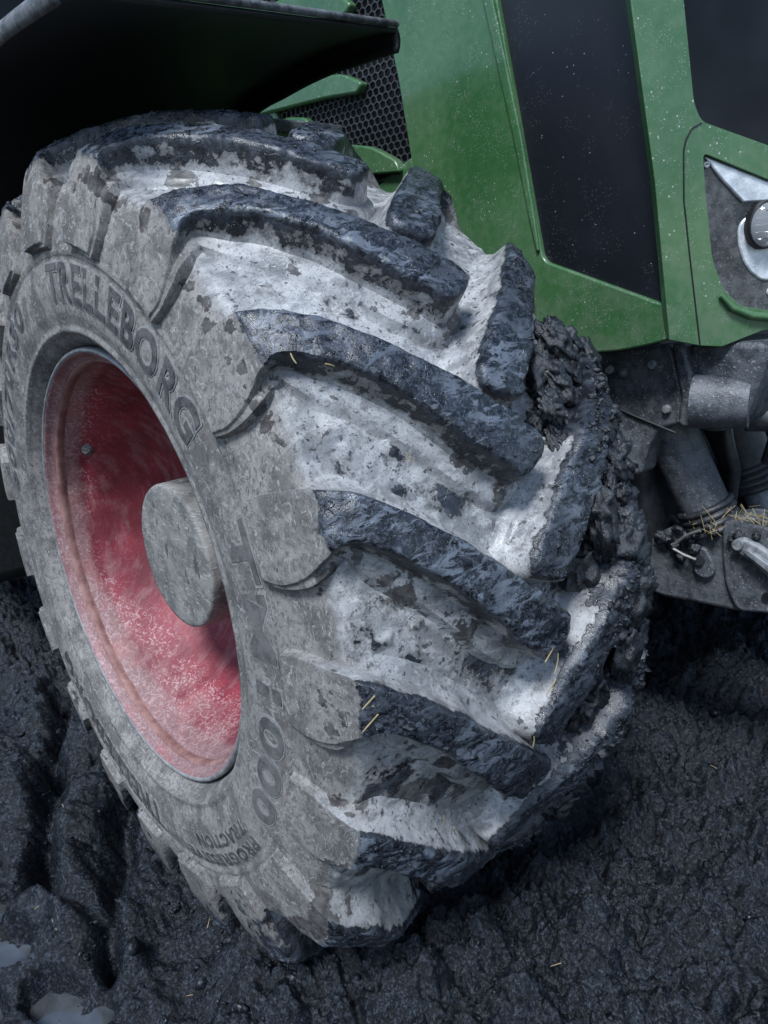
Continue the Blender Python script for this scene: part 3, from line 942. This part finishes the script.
# ------------------------------------------------------------------ mudguard over the wheel
MGX = .29
def mudguard():
    # shell: outer edge y=-.06, inner edge y=.60 (world), rising from outer to inner, following the wheel behind
    na, nw = 60, 24
    sec = []
    for i in range(na):
        s = i / (na - 1)                            # 0 front edge .. 1 rear
        row = []
        for j in range(nw):
            q = j / (nw - 1)
            y = -.065 + .68 * q
            xf_ = MGX - (MGX - .145) * q             # swept front edge
            zt = 1.565 + .085 * q
            if s < .45:
                k = s / .45
                x = xf_ + (-.25 - xf_) * k
                z = zt + .012 * math.sin(k * math.pi)
            else:
                k = (s - .45) / .55
                R0 = zt - AX
                a = math.radians(90 + 16 * (1 - k) * 0 + 88 * k)
                x = -.25 + R0 * .62 * math.cos(a)
                z = AX + .20 + (R0 - .20) * math.sin(a)
            row.append((x, y, z))
        sec.append(row)
    V = np.array(sec).reshape(-1, 3)
    me = mesh_np('mudguard', V, grid_faces(na, nw))
    o = link('mudguard', me, MPLAS, tractor)
    md = o.modifiers.new('solid', 'SOLIDIFY')
    md.thickness = .008
    md.offset = 1
    # down-turned flanges
    sec = np.array(sec)
    for j, sgn, dep, nm in ((0, -1, .022, 'mudguard_flange'), (nw - 1, 1, .045, 'mudguard_flange')):
        top_ = sec[:, j]
        rows = []
        for kk in range(5):
            f = kk / 4
            p = top_.copy()
            s_ = np.linspace(0, 1, na)
            dd = dep * (np.minimum(1, .85 + s_ * 1.2) if sgn > 0 else 1)
            p[:, 2] -= f * dd * np.where(s_ < .5, 1, np.clip(1 - (s_ - .5) * 2, 0, 1))
            p[:, 0] += f * dd * np.where(s_ < .5, 0, np.clip((s_ - .5) * 2, 0, 1))
            p[:, 1] += sgn * .006 * math.sin(f * math.pi)
            rows.append(p)
        V = np.stack(rows, 1).reshape(-1, 3)
        f_ = link(nm, mesh_np(nm, V, grid_faces(na, 5)), MEDGE if sgn < 0 else MPLAS, o)
        md = f_.modifiers.new('solid', 'SOLIDIFY')
        md.thickness = .008
        md.offset = 0
    fr = sec[0]
    tube('front_bead', [tuple(p + np.array([.002, 0, .006])) for p in fr], .006, MEDGE, o, 10)
    return o
mudguard()
box('mudguard_bracket', (-.34, .56, 1.545), (-.28, .82, 1.575), MCAST, tractor, .005)

# ------------------------------------------------------------------ hood
YS = 0.82
HZ = 2.02
def lean(x, z, z1, k):                     # carry a leaning line on up to z1
    return (x + (z1 - z) * k, z1)
SIDE_U = (1, 0, 0)
# side panel with the opening for the dark screen and the honeycomb vent behind it
scr_hole = roundpoly([(.344 - .017, 1.226), (.60, 1.136), (.503, 1.632), (.503 - .213 * (HZ - .06 - 1.632) / 1, HZ - .06), (.214 - .262 * (HZ - .06 - 1.709), HZ - .06), (.214, 1.709)], .018)
mesh_edge = [(-.046, 1.474), (-.075, 1.631), (-.118, 1.797), (-.118 - .25 * (HZ - .04 - 1.797), HZ - .04)]
outer = [(-.02, 1.33), (.12, 1.10), (.30, 1.040), (.42, 1.044), (.505, 1.053), (.55, 1.062), (.612, 1.078), (.60, 1.16), (.503 + .035, 1.632), (.503 - .213 * (HZ - 1.632) + .035, HZ), (-.20, HZ)] + mesh_edge[::-1]
hood = panel('hood_side_panel', outer, [scr_hole], (0, YS, 0), SIDE_U, .02, MGREEN, tractor, .006, seg=3)
# raised crease in front of the screen
cre = [(.196 - .29 * (HZ - 1.713) + .02, HZ - .01, 1), (.196, 1.713, 1), (.232, 1.586, .95), (.269, 1.456, .85), (.302, 1.314, .6), (.318, 1.245, .3)]
crease = panel('hood_crease', [(x + .011 * k, z) for x, z, k in cre] + [(x - .013 * k, z) for x, z, k in cre[::-1]], [], (0, YS - .007, 0), SIDE_U, .008, MGREEN, hood, .0065, seg=4)

panel('side_screen', [(.30, 1.20), (.62, 1.10), (.52, 1.66), (.46, HZ - .02), (.10, HZ - .02), (.19, 1.72)], [], (0, YS + .011, 0), SIDE_U, .006, MPERF, tractor, 0)

# honeycomb vent
def honeycomb(x0, x1, z0, z1, y, cell, wall, th, inside):
    bm = bmesh.new()
    dx = cell * math.sqrt(3)
    r = cell - wall
    j = 0
    z = z0
    while z < z1:
        x = x0 + (dx / 2 if j % 2 else 0)
        while x < x1:
            if inside(x, z):
                rings = []
                for rad_, yy in ((cell, y), (r, y), (r, y + th)):
                    rings.append([bm.verts.new((x + rad_ * math.cos(math.radians(60 * k + 30)), yy, z + rad_ * math.sin(math.radians(60 * k + 30)) * .82)) for k in range(6)])
                for a in range(2):
                    for k in range(6):
                        bm.faces.new((rings[a][k], rings[a][(k + 1) % 6], rings[a + 1][(k + 1) % 6], rings[a + 1][k]))
            x += dx
        z += cell * 1.5 * .82
        j += 1
    return bm_obj('honeycomb_screen', bm, mat_plain('dark_mesh', (0.030, 0.032, 0.036), .5), tractor)
def mesh_in(x, z):
    return x < np.interp(z, [1.40, 1.474, 1.631, 1.797, 2.0], [-.035, -.046, -.075, -.118, -.17]) + .004
honeycomb(-.62, .0, 1.38, HZ - .03, YS + .012, .0125, .0018, .006, mesh_in)
# green louvre fingers lying over the vent
def finger(pts, y=YS - .012, th=.026):
    return bev(panel('hood_louvre', roundpoly(pts, .03, 6), [], (0, y, 0), SIDE_U, th, MGREEN, hood, 0), .008, 3)
finger([(-.95, 1.66), (-.95, 1.73), (-.40, 1.700), (-.26, 1.682), (-.188, 1.648), (-.205, 1.628), (-.32, 1.640), (-.60, 1.655)])
finger([(-.95, 1.52), (-.95, 1.60), (-.50, 1.63), (-.42, 1.615), (-.40, 1.590), (-.6, 1.54)])
finger([(-.95, 1.80), (-.95, 1.92), (-.40, 1.89), (-.26, 1.850), (-.21, 1.812), (-.23, 1.795), (-.34, 1.812), (-.60, 1.80)])
finger([(-.95, 1.36), (-.95, 1.45), (-.30, 1.535), (-.17, 1.510), (-.085, 1.468), (-.07, 1.44), (-.2, 1.45), (-.5, 1.40)])
bev(panel('hood_rear_panel', [(-1.3, 1.20), (-.62, 1.25), (-.50, 1.40), (-.56, 1.62), (-.62, HZ), (-1.3, HZ)], [], (0, YS, 0), SIDE_U, .02, MGREEN, tractor, 0), .006)
panel('hood_lower_panel', [(-1.3, 1.22), (-.02, 1.335), (-.045, 1.47), (-.13, 1.44), (-.5, 1.39), (-.62, 1.26)], [], (0, YS + .004, 0), SIDE_U, .016, MGREEN, tractor, .004)
box('hood_dark_filler', (-1.28, YS + .05, 1.08), (.50, YS + .80, HZ - .05), MPLAS, tractor, .01)  # solid black filler standing in for the dark hood interior
box('hood_top', (-1.3, YS + .01, HZ), (.44, YS + .90, HZ + .03), MGREEN, tractor, .012)

# ------------------------------------------------------------------ nose: two flat facets round the corner
ANG = math.radians(50)
DU = (math.cos(ANG), math.sin(ANG), 0)
NO = (.62, .82, 0)
def zx(z):                                  # lean of the nose line with height
    return -.205 * (z - 1.08)
gr_hole = roundpoly([(.020, 1.428), (.135, 1.386), (.34, 1.325), (.34, HZ - .06), (-.105, HZ - .06), (-.021, 1.602), (.006, 1.455)], .012)
hl_hole = roundpoly([(.026, 1.380), (.143, 1.332), (.34, 1.272), (.34, 1.118), (.170, 1.117), (.112, 1.129), (.078, 1.160), (.055, 1.212), (.037, 1.308)], .010)
nose_out = [(-.012, 1.078), (.045, 1.064), (.085, 1.060), (.155, 1.084), (.36, 1.10), (.36, HZ), (-.20, HZ), (-.106, 1.606), (-.053, 1.344)]
nose = panel('nose_panel', nose_out, [gr_hole, hl_hole], NO, DU, .02, MGREEN, tractor, .006, seg=3)
# panel joint
ND = Vector((math.sin(ANG), -math.cos(ANG), 0))
def npt(u, z, out=0.0):
    return tuple(Vector(NO) + Vector(DU) * u + Vector((0, 0, z)) + ND * out)
jl = [(.020, 1.426), (.004, 1.418), (-.004, 1.402), (-.007, 1.386), (-.0015, 1.309), (.016, 1.212), (.044, 1.066)]
tube('panel_joint', [npt(u, z, .0006) for u, z in jl], .0014, MPLAS, nose, 8)
# lower lip under the headlight
tube('headlight_lip', [npt(u, z, .006) for u, z in ((.072, 1.150), (.095, 1.127), (.13, 1.112), (.17, 1.106), (.34, 1.106))], [.004, .006, .007, .007, .007], MGREEN, nose, 14)
panel('front_grille', [(-.12, HZ - .04), (-.035, 1.60), (-.005, 1.44), (.02, 1.41), (.35, 1.31), (.35, HZ - .04)], [], npt(0, 0, -.024), DU, .01, MTINT, tractor, 0)
# headlight
hl = panel('headlight', [(.020, 1.388), (.15, 1.338), (.345, 1.28), (.345, 1.108), (.165, 1.108), (.105, 1.120), (.070, 1.156), (.048, 1.212), (.030, 1.312)], [], npt(0, 0, -.012), DU, .02, MLAMPH, tractor, 0)
panel('reflector_blade', [(.032, 1.376), (.14, 1.333), (.33, 1.278), (.33, 1.25), (.185, 1.288), (.150, 1.300), (.104, 1.300), (.060, 1.342)], [], npt(0, 0, -.006), DU, .008, MSILV, hl, .003)
panel('reflector_bowl', roundpoly([(.098, 1.27), (.165, 1.30), (.21, 1.24), (.20, 1.185), (.155, 1.165), (.122, 1.190), (.104, 1.225)], .02), [], npt(0, 0, -.008), DU, .006, MSILV, hl, .003)
panel('reflector_bowl', roundpoly([(.155, 1.15), (.22, 1.20), (.32, 1.20), (.32, 1.13), (.19, 1.125)], .015), [], npt(0, 0, -.008), DU, .006, MSILV, hl, .003)
def disc_ring(name, u, z, prof, mat, parent, sx=1.0, seg=40):
    bm = bmesh.new()
    rr_ = []
    for r_, o_ in prof:
        rr_.append([bm.verts.new(npt(u + r_ * sx * math.cos(2 * math.pi * k / seg), z + r_ * math.sin(2 * math.pi * k / seg), o_)) for k in range(seg)])
    for a in range(len(rr_) - 1):
        for k in range(seg):
            bm.faces.new((rr_[a][k], rr_[a][(k + 1) % seg], rr_[a + 1][(k + 1) % seg], rr_[a + 1][k]))
    bm.faces.new(rr_[-1])
    return bm_obj(name, bm, mat, parent, True)
disc_ring('lamp_bezel', .142, 1.262, [(.040, -.008), (.0395, .008), (.0380, .012), (.0355, .010), (.035, -.004)], MPLAS, hl, .82)
disc_ring('lamp_reflector', .142, 1.262, [(.0355, .008), (.031, -.004), (.018, -.012), (.005, -.014)], MCHR, hl, .82)
disc_ring('lamp_lens', .142, 1.262, [(.0358, .010), (.029, .016), (.017, .020), (.005, .0215)], MGLASS, hl, .82)
for k in range(5):
    z_ = 1.240 + .011 * k
    tube('lens_rib', [npt(.142 - .024 * math.sqrt(max(.05, 1 - ((z_ - 1.262) / .036) ** 2)), z_, .013), npt(.142, z_, .020), npt(.142 + .024 * math.sqrt(max(.05, 1 - ((z_ - 1.262) / .036) ** 2)), z_, .013)], .0011, MCHR, hl, 6)
for u, z in ((.036, 1.362), (.086, 1.150)):
    disc_ring('headlight_screw', u, z, [(.0055, -.012), (.0050, -.004), (.0035, -.003), (.002, -.005)], MIRON, hl, seg=14)
# the far half of the nose
EN = Vector(npt(.36, 0))
panel('nose_centre', [(0, 1.10), (.25, 1.10), (.25, HZ), (0, HZ)], [], (EN.x, EN.y, 0), (0.12, 1, 0), .02, MGREEN, tractor, .006)
box('hood_far_side', (-1.3, 1.72, 1.08), (.60, 1.74, HZ), MGREEN, tractor, .005)

# ------------------------------------------------------------------ front support casting and linkage
def sidep(name, pts, y, th, mat, wd=.006, rnd=.012, parent=None):
    return panel(name, roundpoly(pts, rnd), [], (0, y, 0), SIDE_U, th, mat, parent or tractor, wd, seg=3)
cast = sidep('support_casting', [(.05, 1.10), (.30, 1.036), (.456, 1.044), (.567, 1.060), (.598, .965), (.606, .912), (.556, .893), (.533, .855), (.520, .792), (.43, .775), (.05, .74)], .90, .06, MCAST)
sidep('casting_rib', [(.575, 1.062), (.600, 1.066), (.632, .97), (.628, .905), (.600, .905), (.603, .965)], .885, .05, MCAST, .01)
sidep('casting_lug', [(.60, 1.066), (.745, 1.068), (.742, 1.02), (.712, .915), (.66, .895), (.606, .905)], .905, .16, MCAST, .012, .02)
tube('casting_boss', [(.62, .90, .955), (.715, .93, .955)], [.052, .046], MCAST, cast, 28)
tube('casting_seam', [(.40, .896, .945), (.50, .896, .915), (.592, .896, .89)], .0025, MPLAS, cast, 6)
tube('casting_seam', [(.41, .896, .83), (.515, .896, .815)], .0022, MPLAS, cast, 6)
lump('casting_bolt', (.475, .89, 1.00), (.010, .010, .010), MCAST, cast, 3, .15, 3)
# hydraulic couplings on the front
for (x, y, z) in ((.640, .99, 1.030), (.655, .995, .970), (.640, .99, .910)):
    cp = tube('hydraulic_coupling', [(x, y, z), (x + .035, y + .02, z), (x + .036, y + .02, z), (x + .09, y + .05, z), (x + .091, y + .05, z), (x + .13, y + .07, z)], [.020, .020, .027, .027, .021, .021], MBOOT, tractor, 24)
    tube('coupling_tip', [(x - .012, y - .012, z + .018), (x + .002, y - .004, z + .018)], .007, MIRON, cp, 12)
# lift cylinders with ribbed rubber boots
def cylinder(p0, p1, r, y):
    p0, p1 = Vector((p0[0], y, p0[1])), Vector((p1[0], y + .03, p1[1]))
    dv = (p1 - p0).normalized()
    o = tube('lift_cylinder', [p0 - dv * .16, p0, p1], [r * .97, r, r * .97], MCAST if y < 1.1 else MBOOT, tractor, 40)
    bs = p1 - dv * .02
    pts, rd = [], []
    for k in range(25):
        f = k / 24
        pts.append(bs + dv * .062 * f)
        rd.append(r * 1.03 + .006 * abs(math.sin(f * math.pi * 4)))
    tube('rubber_boot', pts, rd, MBOOT, o, 40)
    tube('piston_rod', [bs + dv * .05, bs + dv * .22], r * .6, MIRON, o, 24)
    return o
cylinder((.530, .862), (.605, .697), .053, 1.0)
cylinder((.560, .862), (.602, .748), .058, 1.2)
# lower link arm
arm = sidep('linkage_arm', [(.40, .60), (.474, .606), (.537, .652), (.60, .683), (.645, .697), (.698, .716), (.742, .712), (.90, .69), (.96, .60), (.90, .535), (.761, .514), (.695, .500), (.62, .493), (.526, .483), (.470, .497), (.40, .52)], 1.0, .07, MCAST, .010, .02)
sidep('arm_plate', [(.655, .700), (.745, .702), (.88, .68), (.90, .56), (.761, .520), (.700, .506), (.672, .56), (.66, .63)], .990, .012, MCAST, .006, .02, arm)
pin = sidep('pin_plate', [(.600, .628), (.628, .632), (.648, .600), (.650, .574), (.633, .560), (.607, .566), (.600, .595)], .985, .016, MCAST, .005, .014, arm)
tube('linkage_pin', [(.619, .978, .603), (.619, 1.0, .603)], .011, MBOOT, arm, 20)
tube('spring_clip', [(.616, .972, .606), (.590, .970, .611), (.566, .968, .620), (.571, .968, .634), (.590, .968, .654), (.605, .968, .664), (.622, .968, .674)], .0035, MWIRE, arm, 8)
sidep('latch_bracket', [(.686, .662), (.700, .676), (.735, .668), (.80, .635), (.80, .595), (.775, .595), (.735, .625), (.700, .640)], .972, .018, MIRON, .005, .012, arm)
sidep('latch_lever', [(.713, .652), (.722, .660), (.80, .622), (.80, .608), (.786, .610)], .958, .014, MIRON, .003, .005, arm)
tube('latch_pivot', [(.700, .966, .661), (.700, .98, .661)], .011, MIRON, arm, 18)
tube('arm_hole', [(.76, .985, .557), (.76, .992, .557)], .010, MPLAS, arm, 18)
sidep('cross_member', [(.30, .60), (.45, .72), (.62, .78), (.80, .80), (.90, .74), (.90, .55), (.40, .50)], 1.30, .5, MBOOT, .01)
tube('hydraulic_hose', [(.60, 1.08, .90), (.62, 1.07, .84), (.63, 1.09, .78), (.615, 1.12, .70)], .012, MBOOT, tractor, 14)
for pts, r_ in (([(.66, 1.02, 1.01), (.70, 1.06, .93), (.705, 1.08, .86), (.68, 1.12, .80)], .011),
                ([(.70, 1.04, 1.00), (.735, 1.08, .92), (.74, 1.10, .84), (.71, 1.16, .76)], .011),
                ([(.46, 1.04, .86), (.455, 1.06, .76), (.48, 1.08, .66), (.53, 1.10, .60)], .014),
                ([(.43, 1.02, .80), (.42, 1.05, .70), (.45, 1.09, .60)], .010)):
    tube('hydraulic_hose', pts, r_, MBOOT, tractor, 14)
for x_, z_ in ((.44, 1.005), (.535, 1.02), (.455, .90), (.57, .935)):
    bm = bmesh.new()
    bmesh.ops.create_cone(bm, cap_ends=True, segments=6, radius1=.010, radius2=.009, depth=.010, matrix=Matrix.Translation((x_, .895, z_)) @ Matrix.Rotation(math.pi / 2, 4, 'X'))
    bev(bm_obj('casting_bolt', bm, MIRON, cast), .0015)
# chassis, axle and what lies behind the wheel
box('chassis_block', (-1.6, .96, .55), (.50, 1.60, 1.10), MBOOT, tractor, .03)
tube('front_axle', [(0, .36, AX), (0, .60, AX), (0, .62, AX + .02), (0, 1.28, AX + .05), (0, 1.94, AX + .02), (0, 1.96, AX), (0, 2.20, AX)], [.16, .16, .12, .14, .12, .16, .16], MBOOT, tractor, 30)
box('added_dark_tank', (-2.0, -.06, .38), (-1.05, .95, 1.30), MPLAS, tractor, .05)  # black block added to darken the view past the wheel and shade the ground
box('cab_base', (-3.2, .40, 1.10), (-1.45, 2.16, 1.75), MPLAS, tractor, .04)
box('cab_glass', (-3.1, .34, 1.75), (-1.50, 2.22, 3.0), MTINT, tractor, .04)

# other wheels: same tyre, sharing its meshes
def copy_tyre(loc, scale, label):
    t_ = tyre.copy()
    C.objects.link(t_)
    t_.location = loc
    t_.scale = scale
    t_['label'] = label
    for l in lugs:
        c = l.copy()
        C.objects.link(c)
        c.parent = t_
    r_ = rim.copy()
    C.objects.link(r_)
    r_.location = loc
    r_.scale = scale
copy_tyre((0, 2.56 - YC, AX), (1, -1, 1), 'front tyre on the far side of the tractor')
copy_tyre((-3.1, .30, .98), (1.36, 1.15, 1.36), 'large rear tyre in shadow behind the front wheel')

# ================================================================== small loose things
def straw(p0, d, ln, label, group, r=.0009):
    p0, d = Vector(p0), Vector(d).normalized()
    side_ = d.orthogonal().normalized()
    pts = [p0 + d * ln * f + side_ * .06 * ln * math.sin(f * 3) for f in (0, .33, .66, 1)]
    o = tube('straw_stalk', pts, [r, r * 1.1, r, r * .7], MSTRAW, None, 6)
    return tag(o, label, 'straw', group)
def tread_point(deg, y, lift=.0):
    yl = y - YC
    r = .757 - .062 * (abs(yl) / .289) ** 2 + lift
    a = math.radians(deg)
    return Vector((r * math.cos(a), y, AX + r * math.sin(a))), Vector((-math.sin(a), 0, math.cos(a)))
for k, (deg, y, ln) in enumerate(((2.0, .0, .035), (1.0, .006, .028), (3.0, .004, .022), (-2, .27, .03), (0, .25, .022), (-4, .255, .026), (9, .21, .02), (36, .02, .014), (34, .05, .012), (-16, .10, .025), (-17, .12, .03), (-10, .24, .02), (24, .10, .014), (12, .15, .012))):
    p, tg_ = tread_point(deg, y, .008)
    d = tg_ * rng.normal() + Vector((0, 1, 0)) * rng.normal() * 1.2
    straw(p, d, ln, 'short yellow straw stalk stuck in mud on the tyre tread', 'straw stalks stuck to the tyre')
for k in range(12):
    x, y = rng.uniform(.15, 1.0), rng.uniform(-.2, 1.6)
    if k < 3:
        x, y = rng.uniform(-.35, .15), rng.uniform(-.32, -.1)
    z = float(ground_z(np.array([x]), np.array([y]))[0])
    straw((x, y, z + .004), (rng.normal(), rng.normal(), .15), rng.uniform(.010, .026), 'thin pale straw stalk lying on the black mud', 'straw stalks on the ground', .0007)
def hay(name, c, n, sp, seed, label):
    r_ = np.random.default_rng(seed)
    bm = bmesh.new()
    for _ in range(n):
        p = Vector(c) + Vector(r_.normal(size=3) * np.array(sp))
        d = Vector(r_.normal(size=3) * np.array([1, .5, .6])).normalized() * r_.uniform(.008, .022)
        o_ = d.orthogonal().normalized() * .0006
        o2 = d.cross(o_).normalized() * .0006
        a = [bm.verts.new(p - d + q) for q in (o_, o2, -o_, -o2)]
        b = [bm.verts.new(p + d + q) for q in (o_, o2, -o_, -o2)]
        for k in range(4):
            bm.faces.new((a[k], a[(k + 1) % 4], b[(k + 1) % 4], b[k]))
    return tag(bm_obj(name, bm, MSTRAW), label, 'hay')
for k in range(16):
    xx = rng.uniform(.50, .74)
    lump('mud_clump', (xx, .985 + rng.uniform(0, .012), float(np.interp(xx, [.48, .54, .65, .74], [.60, .650, .700, .716])) - abs(rng.normal(0, .03))), tuple(rng.uniform(.005, .014, 3)), MDK, arm, 200 + k, .9, 3)
hay('hay_clump', (.628, .975, .690), 16, (.022, .006, .010), 1, 'tangle of dry hay caught on the rubber boot')
hay('hay_clump', (.715, .992, .716), 34, (.026, .012, .006), 2, 'clump of dry hay lying on top of the linkage arm')

# clods and crumbs over the ground
n = 4500
cx = np.r_[rng.uniform(.0, 1.25, n), rng.uniform(-1.1, .3, 900)]
cy = np.r_[rng.uniform(-.35, 1.9, n), rng.uniform(-.55, .15, 900)]
keep = ~((np.abs(cx) < .34) & (np.abs(cy - .28) < .26)) & (puddle_q(cx, cy) > 2.0)
cx, cy = cx[keep], cy[keep]
cz = ground_z(cx, cy)
sz = np.exp(rng.normal(-6.0, .75, len(cx)))
crumbs('mud_clods', np.stack([cx, cy, cz], 1), np.minimum(sz, .018), MCLOD, None, elong=1.2, seed=11, sub=1)
tag(bpy.data.objects['mud_clods'], 'loose crumbs of black mud scattered over the ground', 'mud')
